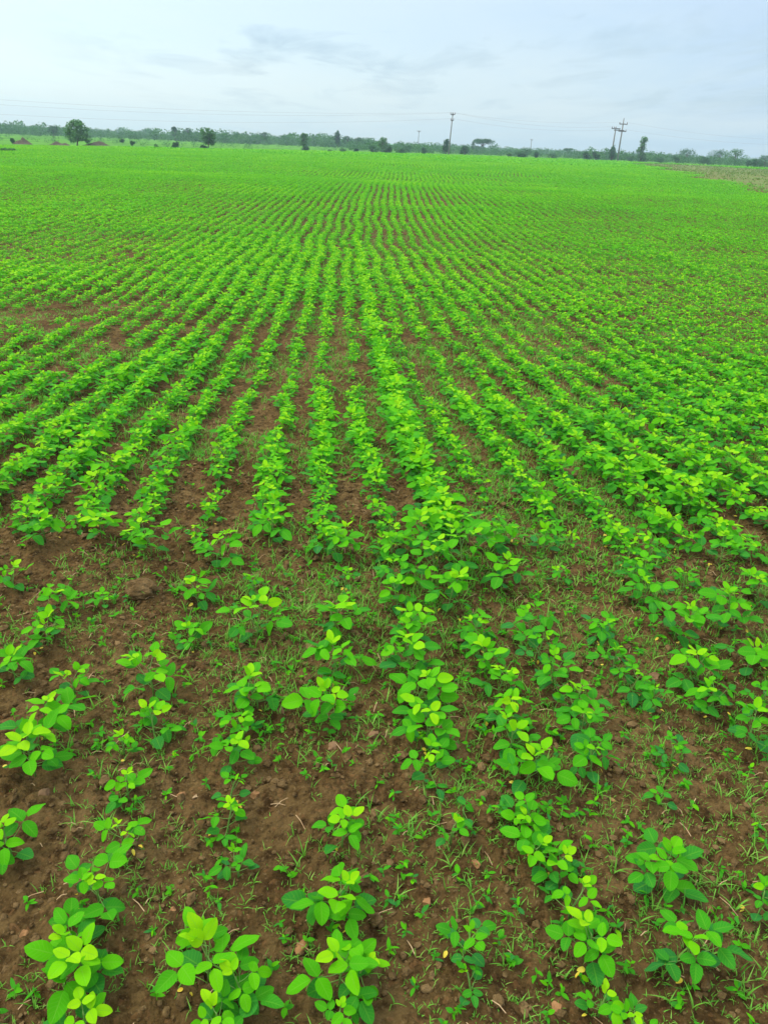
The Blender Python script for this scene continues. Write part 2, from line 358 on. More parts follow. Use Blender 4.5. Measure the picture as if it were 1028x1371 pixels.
def soy(base, H, R, K, rng, tone, uni=True, Lm=None, jt=1.0):
    """trifoliate leaves of N plants; returns leaflet parameters (flat) and petiole ends"""
    N = len(base); k = np.arange(K)[None] + .0; q = (k + rng.uniform(.1, .9, (N, K))) / K
    az = rng.uniform(0, 6.28, (N, 1)) + k * 2.4 + rng.normal(0, .35, (N, K))
    node = base[:, None] + np.stack([0 * q, 0 * q, H[:, None] * (.22 + .52 * q)], -1)
    lean = rng.normal(0, .10, (N, 2)); node[..., :2] += lean[:, None] * (H[:, None] * q)[..., None]
    el = np.radians(18 + 44 * q + rng.normal(0, 9, (N, K)))
    Lp = R[:, None] * (.78 - .50 * q ** 1.6) * rng.uniform(.5, 1.2, (N, K))
    end = node + Lp[..., None] * np.stack([np.cos(el) * np.cos(az), np.cos(el) * np.sin(az), np.sin(el)], -1)
    Lm = np.clip(.66 * R, .036, .068) if Lm is None else Lm
    L = Lm[:, None] * (1.02 - .42 * q ** 4) * rng.uniform(.62, 1.15, (N, K))
    P = []; A = []; PI_ = []; RO = []; LL = []; WR = []; TI = []
    for j in (0, 1, -1):
        a = az + j * 1.42 + rng.normal(0, .16, (N, K))
        p = np.radians(rng.normal(0 + 24 * (q > .82), 19, (N, K)))
        off = (.30 if j == 0 else .03) * L
        P.append(end + off[..., None] * np.stack([np.cos(a), np.sin(a), 0 * a], -1)); A.append(a); PI_.append(p); RO.append(rng.normal(0, .34, (N, K)))
        LL.append(L * (1.08 if j == 0 else .96)); WR.append(rng.uniform(.58, .78, (N, K)))
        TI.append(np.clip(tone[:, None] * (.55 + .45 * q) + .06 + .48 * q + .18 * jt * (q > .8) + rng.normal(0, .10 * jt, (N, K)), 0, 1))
    cat = lambda X: np.stack(X, -1).reshape(N, -1)
    P = np.stack(P, 2).reshape(N, -1, 3); A, PI_, RO, LL, WR, TI = map(cat, (A, PI_, RO, LL, WR, TI))
    if uni:                                                         # the pair of old simple leaves low on the stem
        a0 = rng.uniform(0, 6.28, (N, 1)); a = np.concatenate([a0, a0 + 3.1], 1)
        nd = base[:, None] + np.stack([.025 * np.cos(a), .025 * np.sin(a), np.repeat((.20 * H + .01)[:, None], 2, 1)], -1)
        P = np.concatenate([P, nd], 1); A = np.concatenate([A, a], 1); PI_ = np.concatenate([PI_, rng.normal(.05, .2, (N, 2))], 1)
        RO = np.concatenate([RO, rng.normal(0, .2, (N, 2))], 1); LL = np.concatenate([LL, np.repeat(Lm[:, None] * 1.0, 2, 1)], 1)
        WR = np.concatenate([WR, np.full((N, 2), .82)], 1); TI = np.concatenate([TI, np.clip(tone[:, None] * .4 + 0 * a, 0, 1)], 1)
    fl = lambda X: X.reshape(-1)
    return (P.reshape(-1, 3), fl(A), fl(PI_), fl(RO), fl(LL), fl(WR), fl(TI)), node, end
def soy_mesh(par, lod, rng, wscale=1.0):
    P, A, PI_, RO, L, WR, TI = par
    return leaflets_mesh(P, A, PI_, RO, L, WR * wscale, TI, lod, rng.uniform(-.02, .26, len(A)), rng.uniform(.02, .36, len(A)))

# ------------------------------------------------------------------ crop rows: course of the rows
SROW = .285
_rp = [ground(x, y) for x, y in ((860, 1371), (790, 1275), (760, 1200), (713, 1110), (685, 990), (645, 870), (613, 780), (585, 690), (555, 620), (530, 560), (515, 490), (505, 450), (490, 390), (480, 340), (478, 300), (486, 262), (495, 250))]
_ry = [p[1] for p in _rp]; _rx = [p[0] for p in _rp]
_cy = np.linspace(0, 260, 2601)
_cx = np.interp(_cy, [0.0] + _ry, [_rx[0] + .10] + _rx)
_last = _ry[-1]
_far = _cy > _last
_cx[_far] = _rx[-1] + np.interp(_cy[_far] - _last, [0, 12, 40, 230], [0, .25, 2.1, 15.0])
_kk = np.exp(-np.linspace(-2, 2, 13) ** 2); _kk /= _kk.sum()
_cx = np.convolve(np.pad(_cx, 6, mode='edge'), _kk, 'valid')
def course(y): return np.interp(y, _cy, _cx) + np.clip((np.asarray(y) - 30) / 30, 0, 1) * .22 * np.sin(np.asarray(y) * .38 + 1.0)
def rowx(i, y):
    w = .15 * (vnoise(np.asarray(i) * .13 + 0 * np.asarray(y), y, .35, 40) - .5) + .05 * (vnoise(np.asarray(i) * 7.3 + 0 * np.asarray(y), y, .9, 41) - .5)
    return course(y) + i * SROW + w

# plants of the nearest metres, seen one by one: row -> (x, y, radius in photo pixels, tone) of the middle of each
NEAR = {
 0: [(852, 1368, 34, .34), (806, 1338, 30, .38), (790, 1272, 48, .36), (764, 1214, 36, .36), (752, 1168, 34, .30), (725, 1142, 38, .26), (705, 1104, 40, .22), (706, 1040, 38, .30), (684, 998, 36, .30), (678, 955, 32, .28), (668, 916, 30, .24), (652, 886, 32, .24), (640, 850, 30, .20), (602, 800, 42, .24), (582, 768, 48, .26), (618, 760, 46, .22), (598, 738, 52, .28), (570, 728, 40, .24)],
 -1: [(632, 1312, 24, .10), (622, 1262, 32, .06), (604, 1118, 24, .20), (622, 1082, 12, .05), (576, 1030, 32, .20), (572, 984, 44, .24), (558, 930, 38, .24), (548, 888, 36, .20), (552, 846, 36, .22), (532, 802, 28, .16), (527, 770, 26, .16), (524, 738, 28, .2)],
 -2: [(462, 1352, 34, .20), (455, 1296, 54, .34), (480, 1292, 36, .40), (462, 1208, 50, .30), (458, 1118, 36, .34), (438, 944, 38, .26), (450, 888, 36, .26), (448, 836, 34, .22), (462, 772, 17, .16), (448, 738, 34, .28)],
 -3: [(292, 1366, 40, .34), (278, 1292, 56, .38), (326, 1322, 46, .30), (318, 1152, 24, .08), (304, 1090, 30, .34), (308, 1052, 24, .22), (308, 1008, 32, .28), (326, 970, 30, .26), (345, 935, 34, .24), (344, 836, 44, .28), (340, 778, 15, .20), (366, 715, 30, .26)],
 -4: [(112, 1364, 42, .34), (110, 1284, 54, .32), (98, 1252, 44, .26), (130, 1192, 42, .34), (164, 1118, 32, .38), (170, 1050, 30, .36), (164, 990, 24, .36), (205, 968, 34, .24), (204, 912, 52, .32), (254, 846, 24, .24), (264, 790, 26, .26), (290, 738, 32, .30)],
 -5: [(12, 1128, 40, .26), (44, 1020, 52, .38), (62, 968, 42, .32), (98, 912, 28, .20), (138, 796, 10, .3), (202, 728, 36, .32)],
 -6: [(18, 892, 32, .20), (62, 848, 28, .20), (84, 804, 26, .20), (136, 712, 28, .32)],
 -7: [(16, 772, 24, .34), (60, 718, 28, .26)],
 1: [(922, 1278, 46, .04), (884, 1172, 46, .06), (884, 1062, 13, .10), (792, 1022, 34, .08), (778, 976, 34, .10), (764, 944, 30, .12), (742, 904, 32, .10), (722, 866, 30, .10), (710, 832, 26, .10), (672, 770, 30, .14), (662, 735, 28, .16)],
 2: [(1022, 1204, 30, .04), (900, 1008, 26, .06), (878, 942, 24, .06), (846, 918, 28, .08), (822, 886, 24, .10), (800, 846, 26, .10), (748, 772, 18, .12), (728, 732, 24, .12)],
 3: [(1004, 984, 34, .08), (956, 938, 30, .14), (934, 902, 34, .26), (904, 846, 42, .30), (862, 798, 30, .16), (848, 768, 28, .14)],
 4: [(1022, 930, 24, .10), (1004, 880, 34, .14), (974, 826, 38, .18), (918, 772, 18, .14), (872, 736, 24, .18)],
 5: [(1018, 790, 34, .20), (966, 742, 34, .22)],
}
PL = []                                                             # every plant: row, x, y, R, H, tone
for i, lst in NEAR.items():
    for (x, y, r, tn) in lst:
        X, Y = ground(x, y, .06)
        Rm = r / (FPX / proj((X, Y, .06))[2]) * 1.06
        PL.append((i, X, Y, Rm, Rm * 1.25 + .035, tn, max(2, min(9, int(round(Rm / .0122)))) if Rm > .028 else 1))
last = {}
for p in PL: last[p[0]] = max(last.get(p[0], 0), p[2])
rg = np.random.default_rng(21)
def crop_strength(i, X, Y):
    """how well the stand has grown at a place: 0 bare .. 1 lush"""
    g = .22 + .80 * vnoise(X, Y, .33, 50) + .42 * (vnoise(X, Y, 1.3, 51) - .5) + .25 * (vnoise(X, Y, .09, 52) - .5)
    g = g + .15 * np.clip((Y - 5) / 8, 0, 1) + .56 * (vnoise(np.asarray(i) * 1.73 + 0 * np.asarray(Y), Y, .16, 53) - .5)
    g = np.where(i == 0, np.maximum(g, .95) + .35, g - np.where((i == -2) | (i == -3), -.12, .20) * np.clip((6.8 - Y) / 3.6, 0, 1) * (Y > 2.9))
    g = np.where((i == 0) & (Y < 5.5), g + .35, g)
    g = np.where((i >= 3) & (Y > 4.5) & (Y < 16), g - .13, g)
    g = np.where((i == -1) & (Y < 5.2), g + .25, g)
    g = np.where((i == -1) & (Y > 5.2) & (Y < 20), g - .14, g)
    g = np.where(((i == 1) | (i == -2)) & (Y > 6) & (Y < 22), g - .10, g)
    g = np.where((i == 1) & (Y > 3) & (Y < 9), g - .12, g)
    for (cx_, cy_, rad, amt) in BARE:
        g = g - amt * np.exp(-((X - cx_) ** 2 + ((Y - cy_) * .55) ** 2) / rad ** 2)
    return g
BARE = [(*ground(*p[:2]), p[2], p[3]) for p in ((150, 480, .55, .5), (20, 345, 2.2, .25), (60, 330, 2.0, .2), (860, 318, 2.5, .4), (620, 470, .45, .12), (470, 430, .4, .08), (760, 630, .35, .4), (120, 420, .7, .3), (420, 300, 2.0, .25), (450, 640, .5, -.3), (660, 650, .4, -.25), (860, 640, .6, -.25), (230, 640, .5, -.3), (370, 660, .4, -.3), (720, 600, .5, -.2), (300, 560, .8, -.28), (430, 560, .5, -.2), (640, 580, .5, -.15), (350, 430, 1.2, -.15), (560, 400, 1.5, -.12), (300, 350, 3, -.12), (760, 400, 2.0, -.15), (830, 650, .8, -.3), (940, 620, .8, -.3), (960, 560, 1.0, -.2), (40, 640, .4, -.2),
        (30, 640, .45, -.35), (240, 500, .6, -.25), (960, 690, .7, -.35), (860, 480, 1.2, -.3), (700, 520, .5, -.1))]
YN = 8.6                                                            # single plants with full leaves up to here
for i in range(-34, 36):
    y = 2.6 if i not in last else last[i] + .10
    if i > 5: y = 1.2
    if i < -7: y = 1.2
    while y < YN:
        X = float(rowx(i, y)) + rg.normal(0, .02)
        g = float(crop_strength(np.array(i), np.array(X), np.array(y)))
        if g > .05 and rg.random() < .50 + .62 * g:
            Rm = float(np.clip(.054 + .056 * g, .04, .14) * rg.uniform(.7, 1.2) * np.interp(y, [2.4, 5.5], [.78, 1.0]))
            PL.append((i, X, y, Rm, Rm * 1.0 + .035, float(np.clip(.30 + .22 * (vnoise(X, y, .5, 60) - .5) + rg.normal(0, .06), .05, .6)), int(np.clip(round(Rm / .0105), 4, 13))))
        y += rg.uniform(.075, .125) * (1.25 if g < .4 else .75 if i == 0 else 1.0)
PL = np.array(PL)
PZ = hz(PL[:, 1], PL[:, 2]) - .004
pu, pv, pz = proj(np.stack([PL[:, 1], PL[:, 2], PZ + .06], -1))
inview = (pu > -8) & (pu < PW + 8) & (pv > 0) & (pv < PH + 6)
size_px = np.where(inview, PL[:, 3] * FPX / pz, 0)
ORD = 'first second third fourth fifth sixth seventh eighth ninth tenth eleventh twelfth thirteenth fourteenth fifteenth sixteenth seventeenth eighteenth nineteenth twentieth'.split()
TENS = {2: ('twenty', 'twentieth'), 3: ('thirty', 'thirtieth'), 4: ('forty', 'fortieth'), 5: ('fifty', 'fiftieth'), 6: ('sixty', 'sixtieth'), 7: ('seventy', 'seventieth'), 8: ('eighty', 'eightieth')}
def ordinal(n):
    if n <= 20: return ORD[n - 1]
    t, u = divmod(n, 10)
    return TENS[t][1] if u == 0 else TENS[t][0] + '-' + ORD[u - 1]
def row_phrase(i):
    if i == 0: return 'the thick middle row'
    d = 'left' if i < 0 else 'right'
    return ('next row ' if abs(i) == 1 else ordinal(abs(i)) + ' row ') + d + ' of thick middle row'
rank = {}
for i in np.unique(PL[:, 0]):
    ids = [k for k in np.where(PL[:, 0] == i)[0] if inview[k]]
    for n, k in enumerate(sorted(ids, key=lambda k: PL[k, 2])): rank[k] = n + 1
order = [k for k in np.argsort(-size_px) if inview[k]]
# the nearest three hundred in view are things of their own
order = sorted([k for k in order if size_px[k] > 0], key=lambda k: pz[k])[:300]
chosen = set(order)
for k in order:
    i, X, Y, R, H, tone, K = PL[k]; K = int(K)
    r = np.random.default_rng(1000 + int(k))
    look = 'tiny' if R < .03 else 'sparse' if K <= 3 else 'bushy' if R > .10 else 'leafy' if R > .075 else 'small'
    hue = 'dark' if tone < .13 else 'bright' if tone > .3 else ''
    lab = (look + ' ' + hue).strip() + ' soybean plant, ' + ordinal(rank[k]) + ' from near end of ' + row_phrase(int(i))
    base = np.array([[0., 0, 0]])
    root = empty('soybean_plant', (X, Y, PZ[k]), lab, 'soybean plant', 'soybean plants growing in rows')
    par, node, end = soy(base, np.array([H]), np.array([R]), K, r, np.array([tone]), uni=True, Lm=np.array([np.clip((.58 if Y < 3.2 else .50) * R, .030, .058)]))
    V, Qd, A = soy_mesh(par, 0, r)
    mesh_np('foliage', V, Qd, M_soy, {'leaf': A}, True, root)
    st = MB(); top = node[0, -1] + (end[0, -1] - node[0, -1]) * .2
    st.tube([[0, 0, -.01], node[0, 0] * [.6, .6, 1], node[0, -1], top], [.0028, .0026, .0019, .0012], 6)
    for nd, en in zip(node[0], end[0]):
        mid = (nd + en) / 2 + [0, 0, -.004]
        st.tube([nd, mid, en], [.0013, .0011, .0009], 4, False)
    for e in range(2):                                              # short stalks of the two simple leaves
        st.tube([[0, 0, .2 * H + .005], par[0][K * 3 + e]], [.0012, .0010], 4, False)
    st.build('stem', M_stem, root)
    if r.random() < .85 and R > .04:
        for e in range(r.integers(1, 4)):
            a = np.array([r.uniform(3.0, 6.6)]); rad = r.uniform(R * .25, R * .75)
            yp = np.array([[rad * math.cos(a[0]), rad * math.sin(a[0]), r.uniform(.012, .03)]])
            V, Qd, A = leaflets_mesh(yp, a + r.normal(0, 1), np.array([r.normal(-.2, .3)]), np.array([r.normal(0, .4)]), np.array([r.uniform(.011, .020)]), np.array([.6]), np.array([.5]), 0, np.array([.25]), np.array([.2]))
            mesh_np('yellow_leaf', V, Qd, M_yel, None, True, root)

# ------------------------------------------------------------------ the rest of the crop: one mass of leaves
CV, CQ, CA, cn = [], [], [], 0
def push(V, Qd, A):
    global cn
    CV.append(V.astype(np.float32)); CQ.append((Qd + cn).astype(np.int32)); CA.append(A.astype(np.float32)); cn += len(V)
rest = np.array([k for k in range(len(PL)) if k not in chosen])
rb = np.random.default_rng(5)
base = np.stack([PL[rest, 1], PL[rest, 2], PZ[rest]], -1)
par, node, end = soy(base, PL[rest, 4], PL[rest, 3], 10, rb, PL[rest, 5], Lm=np.clip(.52 * PL[rest, 3], .034, .062))
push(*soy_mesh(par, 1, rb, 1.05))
# leaf stalks of these plants as slim strips
nd = node.reshape(-1, 3); en = end.reshape(-1, 3); dv = en - nd; sd_ = np.cross(dv, [0, 0, 1.0]); sd_ /= np.linalg.norm(sd_, axis=1, keepdims=True) + 1e-9
V = np.stack([nd - sd_ * .0012, nd + sd_ * .0012, en + sd_ * .001, en - sd_ * .001], 1).reshape(-1, 3)
push(V, np.arange(len(V)).reshape(-1, 4), np.tile(np.array([[.5, .5, .25, 1]]), (len(V), 1)))
def far_band(y0, y1, step, K, lod, rmul, lmin, wsc, keep, lmul):
    I, X, Y = [], [], []
    n = int((y1 - y0) / step)
    for i in range(-700, 701):
        yy = y0 + (np.arange(n) + rb.random(n)) * step
        xx = rowx(i, yy) + rb.normal(0, .022, n)
        ok = (xx > -.60 * yy - 2.5) & (xx < .60 * yy + 2.5)
        if not ok.any(): continue
        I.append(np.full(ok.sum(), i)); X.append(xx[ok]); Y.append(yy[ok])
    I = np.concatenate(I); X = np.concatenate(X); Y = np.concatenate(Y)
    ok = (np.hypot(X, Y) < edge_dist(X, Y) * .995) & ~inpoly(X + 5 * (vnoise(X, Y, .25, 62) - .5) + rb.normal(0, .7, len(X)), Y + 8 * (vnoise(X, Y, .12, 63) - .5), FALLOW)
    g = crop_strength(I, X, Y)
    ok &= (g > .12) & (rb.random(len(g)) < keep + .45 * g)
    I, X, Y, g = I[ok], X[ok], Y[ok], g[ok]
    R = np.clip(.048 + .056 * g, .045, .14) * rb.uniform(.8, 1.2, len(g)) * rmul
    H = R / rmul * 1.1 + .05
    tone = np.clip(.34 + .22 * (vnoise(X, Y, .35, 60) - .5) + rb.normal(0, .05 if y0 < 12 else .02, len(g)) + .10 * (vnoise(X, Y, .06, 61) - .5), 0, .6)
    base = np.stack([X, Y, macro(X, Y) + micro(X, Y)], -1)
    par, _, _ = soy(base, H, R, K, rb, tone, uni=False, Lm=np.clip(.56 * R, lmin, .2) * lmul, jt=1.0 if y0 < 12 else .35)
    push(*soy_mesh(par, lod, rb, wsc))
    return len(X)
c1_ = far_band(YN, 20, .10, 7, 2, 1.0, .04, 1.1, .60, 1.0)
c2_ = far_band(20, 48, .11, 5, 3, 1.0, .045, 1.5, .75, 1.05)
c3_ = far_band(48, 96, .17, 3, 3, 1.0, .06, 1.6, .8, 1.4)
c4_ = far_band(96, 205, .42, 3, 3, 1.2, .10, 1.7, .85, 2.2)
print('crop plants', len(PL), c1_, c2_, c3_, c4_)
co = mesh_np('soybean_crop', np.concatenate(CV), np.concatenate(CQ), M_soy, {'leaf': np.concatenate(CA)})
tag(co, 'green mass of soybean rows running away to the far edge of the field', 'crop', None, 'stuff')

# ------------------------------------------------------------------ grass seedlings, weeds, straw, crumbs between the rows
rw = np.random.default_rng(77)
def scatter(n, y0, y1):
    """points spread evenly over the ground the camera can see between two distances"""
    y = np.sqrt(rw.uniform((y0 + .6) ** 2, (y1 + .6) ** 2, n)) - .6
    return rw.uniform(-1, 1, n) * (.60 * y + 1.0), y
def weediness(x, y):
    g = vnoise(x, y, 1.1, 70) * .65 + vnoise(x, y, 4.2, 71) * .55
    g = g + np.interp(x / (y + .5), [-.6, -.25, .0, .25, .6], [-.10, -.05, .10, .18, .16])
    return np.clip((g - .40) * 2.6, 0.03, 1)
BV, BQ, BA, bn = [], [], [], 0
def blades(x, y, z, az, L, w, curve, tint, nseg):
    global bn
    t = np.linspace(0, 1, nseg + 1); n = len(x)
    out = L[:, None] * (curve[:, None] * t[None] ** 1.6); upv = L[:, None] * (t[None] - .42 * curve[:, None] * t[None] ** 2.2)
    cxp = x[:, None] + out * np.cos(az)[:, None]; cyp = y[:, None] + out * np.sin(az)[:, None]; czp = z[:, None] + upv
    hw = w[:, None] * .5 * np.interp(t, [0, .3, 1], [.6, 1, .08])[None]
    sx = -np.sin(az)[:, None] * hw; sy = np.cos(az)[:, None] * hw
    V = np.stack([np.stack([cxp - sx, cyp - sy, czp], -1), np.stack([cxp + sx, cyp + sy, czp], -1)], 2)
    m = (nseg + 1) * 2; i = np.arange(nseg) * 2
    Qt = np.stack([i, i + 1, i + 3, i + 2], -1)
    Qa = (Qt[None] + (np.arange(n) * m)[:, None, None]).reshape(-1, 4) + bn
    at = np.stack([np.full((n, m), .5), np.repeat(t, 2)[None] + np.zeros((n, m)), np.broadcast_to(tint[:, None], (n, m)), np.ones((n, m))], -1)
    BV.append(V.reshape(-1, 3)); BQ.append(Qa); BA.append(at.reshape(-1, 4)); bn += n * m
def tufts(n, y0, y1, nb, lo, hi, w, nseg):
    x, y = scatter(n, y0, y1); ok = rw.random(n) < weediness(x, y); x, y = x[ok], y[ok]; k = len(x)
    z = hz(x, y) - .004
    sz = rw.uniform(lo, hi, k) * (.7 + .5 * vnoise(x, y, .8, 73)); a0 = rw.uniform(0, 6.28, k); tn = np.clip(rw.normal(.45, .2, k), 0, 1)
    for e in range(nb):
        sel = rw.random(k) < (1 if e < 2 else .75)
        az = (a0 + e * 2.4 + rw.normal(0, .4, k))[sel]; L = (sz * rw.uniform(.55, 1.15, k))[sel]
        blades(x[sel] + rw.normal(0, .004, sel.sum()), y[sel] + rw.normal(0, .004, sel.sum()), z[sel], az, L, w * rw.uniform(.7, 1.3, sel.sum()), rw.uniform(.25, 1.05, sel.sum()), tn[sel], nseg)
tufts(24000, .6, 2.8, 4, .010, .038, .0030, 5)
tufts(1100, .6, 2.8, 5, .045, .085, .0042, 6)
tufts(26000, 2.8, 5.5, 4, .02, .065, .0042, 4)
tufts(34000, 5.5, 11, 4, .03, .08, .0065, 3)
tufts(46000, 11, 26, 3, .04, .10, .012, 2)
gr = mesh_np('grass', np.concatenate(BV), np.concatenate(BQ), M_grass, {'leaf': np.concatenate(BA)})
tag(gr, 'thin green grass seedlings scattered over the soil between the rows', 'grass', None, 'stuff')
# small broad-leaved weeds: pairs of little oval leaves on a short stalk
x, y = scatter(4000, .6, 4.5); ok = rw.random(len(x)) < weediness(x, y) * .8 + .12; x, y = x[ok], y[ok]; k = len(x); zb = hz(x, y)
PV, PQ, PA, pn = [], [], [], 0
for e in range(5):
    a = rw.uniform(0, 6.28, k) if e == 0 else a + 1.9; hh = rw.uniform(.006, .03, k)
    pr = (np.stack([x, y, zb + hh], -1), a, rw.normal(.15, .3, k), rw.normal(0, .3, k), rw.uniform(.010, .026, k), rw.uniform(.34, .6, k), np.clip(rw.normal(.38, .18, k), 0, 1))
    V, Qd, A = leaflets_mesh(*pr, 1, rw.uniform(0, .3, k), rw.uniform(.05, .3, k)); PV.append(V); PQ.append(Qd + pn); PA.append(A); pn += len(V)
s0 = np.stack([x, y, zb - .004], -1); s1 = np.stack([x, y, zb + .028], -1); off = np.array([.0009, .0004, 0])
V = np.stack([s0 - off, s0 + off, s1 + off, s1 - off], 1).reshape(-1, 3); PV.append(V); PQ.append(np.arange(len(V)).reshape(-1, 4) + pn); PA.append(np.tile([[.5, .5, .3, 1]], (len(V), 1)))
wo = mesh_np('weeds', np.concatenate(PV), np.concatenate(PQ), M_soy, {'leaf': np.concatenate(PA)})
tag(wo, 'tiny broad-leaved weed seedlings sprouting among the grass', 'weeds', None, 'stuff')
# bits of straw and dead roots
x, y = scatter(1500, .6, 5.5); k = len(x); az = rw.uniform(0, 6.28, k); L = np.clip(rw.gamma(2, .006, k) + .006, 0, .04); zz = hz(x, y)
mid = np.stack([x, y, zz + .008], -1); d0 = np.stack([np.cos(az), np.sin(az), rw.normal(0, .12, k)], -1) * L[:, None]; sdv = np.stack([-np.sin(az), np.cos(az), 0 * az], -1) * .0011
bend = np.array([0, 0, .006])
V = np.stack([mid - d0 - sdv, mid - d0 + sdv, mid + sdv + bend, mid - sdv + bend, mid + d0 + sdv, mid + d0 - sdv], 1)
Qs = np.array([[0, 1, 2, 3], [3, 2, 4, 5]])
so = mesh_np('straw', V.reshape(-1, 3), (Qs[None] + (np.arange(k) * 6)[:, None, None]).reshape(-1, 4), M_straw)
tag(so, 'short dry straws and dead rootlets lying on the soil', 'straw', None, 'stuff')
# crumbs of earth and grit
def ico():
    import bmesh
    bm = bmesh.new(); bmesh.ops.create_icosphere(bm, subdivisions=1, radius=1.0)
    V = np.array([v.co[:] for v in bm.verts]); T = np.array([[v.index for v in f.verts] for f in bm.faces]); bm.free(); return V, T
IV, IT = ico()
x, y = scatter(26000, .6, 4.2); k = len(x); rad = np.clip(rw.gamma(1.0, .0034, k) + .0016, 0, .020)
V = IV[None] * rad[:, None, None] * rw.uniform(.65, 1.25, (k, len(IV), 1)) * rw.uniform(.7, 1.2, (k, 1, 3)); V[..., 2] *= .75
V += np.stack([x, y, hz(x, y) + rad * .35], -1)[:, None]
gv = mesh_np('gravel', V.reshape(-1, 3), None, M_clod, None, False, None, (IT[None] + (np.arange(k) * len(IV))[:, None, None]).reshape(-1, 3))
tag(gv, 'crumbs of brown earth and grit strewn over the soil', 'gravel', None, 'stuff')

# ------------------------------------------------------------------ single stones and clods
def lump(rng, sx, sy, sz, sub=3, amp=.22, fr=2.2, cuts=0):
    import bmesh
    bm = bmesh.new(); bmesh.ops.create_icosphere(bm, subdivisions=sub, radius=1.0)
    V = np.array([v.co[:] for v in bm.verts]); T = np.array([[v.index for v in f.verts] for f in bm.faces]); bm.free()
    o = rng.uniform(0, 50, 3)
    d = vnoise(V[:, 0] * fr + o[0] + V[:, 2], V[:, 1] * fr + o[1], 1.0, 90) + .5 * vnoise(V[:, 1] * fr * 2.3 + o[2], V[:, 2] * fr * 2.3 + V[:, 0], 1.0, 91)
    if cuts:
        for _ in range(cuts):
            nrm = rng.normal(0, 1, 3); nrm /= np.linalg.norm(nrm); dd = V @ nrm; lim = rng.uniform(.45, .8)
            V = V - np.clip(dd - lim, 0, None)[:, None] * nrm
    V = V * (1 - amp + amp * 1.6 * d)[:, None] * np.array([sx, sy, sz])
    return V, T
STONES = [(404, 1262, 11, 9, 0, 'round rusty stone beside the biggest plant clump at the bottom of the photo'), (29, 1244, 8, 7, 0, 'brown stone alone on bare soil near the left bottom corner'),
 (744, 1350, 10, 8, 0, 'flat orange stone just left of the lowest plants of the thick row'), (242, 1061, 7, 6, 0, 'orange pebble on bare soil right of a three-leaved seedling'),
 (262, 1063, 5, 5, 2, 'pale pebble touching the shadow side of an orange pebble'), (342, 1064, 7, 8, 0, 'reddish stone right of a seedling with one yellow leaf'),
 (444, 999, 9, 6, 1, 'wide brown stone among grass below the yellow seed leaves'), (500, 989, 7, 8, 1, 'dull brown stone in bare soil left of the bushy row'),
 (572, 1208, 7, 8, 0, 'light rusty stone in the weedy gap above a lone seedling'), (636, 1162, 7, 5, 0, 'red stone at the end of a dry twig'),
 (818, 1070, 8, 6, 0, 'orange stone below a dark leafy plant on the right'), (838, 1110, 5, 5, 1, 'small brown stone on open soil right of the thick row'),
 (874, 908, 8, 8, 1, 'angular brown stone beside dark seedlings on the right'), (345, 762, 9, 5, 0, 'flat orange chip on bare earth at mid field'),
 (402, 732, 5, 5, 1, 'small round pebble left of a bright leafy clump'), (950, 1218, 6, 6, 0, 'rusty pebble between two dark plants at the right edge'),
 (325, 1310, 6, 6, 0, 'rust pebble half hidden by leaves of a bushy bottom plant'), (232, 1222, 6, 5, 0, 'orange pebble on the bare strip between two bushy bottom rows'),
 (112, 1165, 5, 5, 1, 'small brown pebble above a plant at left'), (376, 955, 6, 8, 1, 'brown stone close right of a slim seedling row'), (820, 1348, 6, 5, 2, 'pale pebble in grass right of the lowest plants'),
 (498, 1312, 5, 5, 1, 'brown pebble right of the bright bottom clump'), (60, 1062, 9, 6, 1, 'flat brown stone below a large bushy plant on the left')]
for (px_, py_, wpx, hpx, mi, lab) in STONES:
    X, Y = ground(px_, py_, .01); sc = FPX / proj((X, Y, .01))[2]; rs = np.random.default_rng(int(px_ * 7 + py_))
    V, T = lump(rs, wpx / sc, wpx / sc * .85, hpx / sc * .8, 4, .22, 2.2, 9)
    o = mesh_np('stone', V, None, M_stone[mi], None, True, None, T); o.location = (X, Y, float(hz(X, Y)) + hpx / sc * .10); o.rotation_euler = (0, 0, rs.uniform(0, 6))
    tag(o, lab, 'stone', 'stones lying on the soil')
for (px_, py_, wpx, lab) in ((171, 610, 12, 'reddish clod of earth behind a bushy plant in the left rows'), (177, 492, 9, 'dark clod of earth in the bare patch far left'), (762, 631, 12, 'reddish clod of earth beside grass in the right rows'), (190, 792, 20, 'broad crumbly clod of earth on the bare patch at left')):
    X, Y = ground(px_, py_, .02); sc = FPX / proj((X, Y, .02))[2]; rs = np.random.default_rng(int(px_))
    V, T = lump(rs, wpx / sc, wpx / sc * .9, wpx / sc * .55, 4, .35, 3.2)
    o = mesh_np('earth_clod', V, None, M_clod, None, True, None, T); o.location = (X, Y, float(hz(X, Y)) + .006)
    tag(o, lab, 'clod', 'clods of earth in the field')

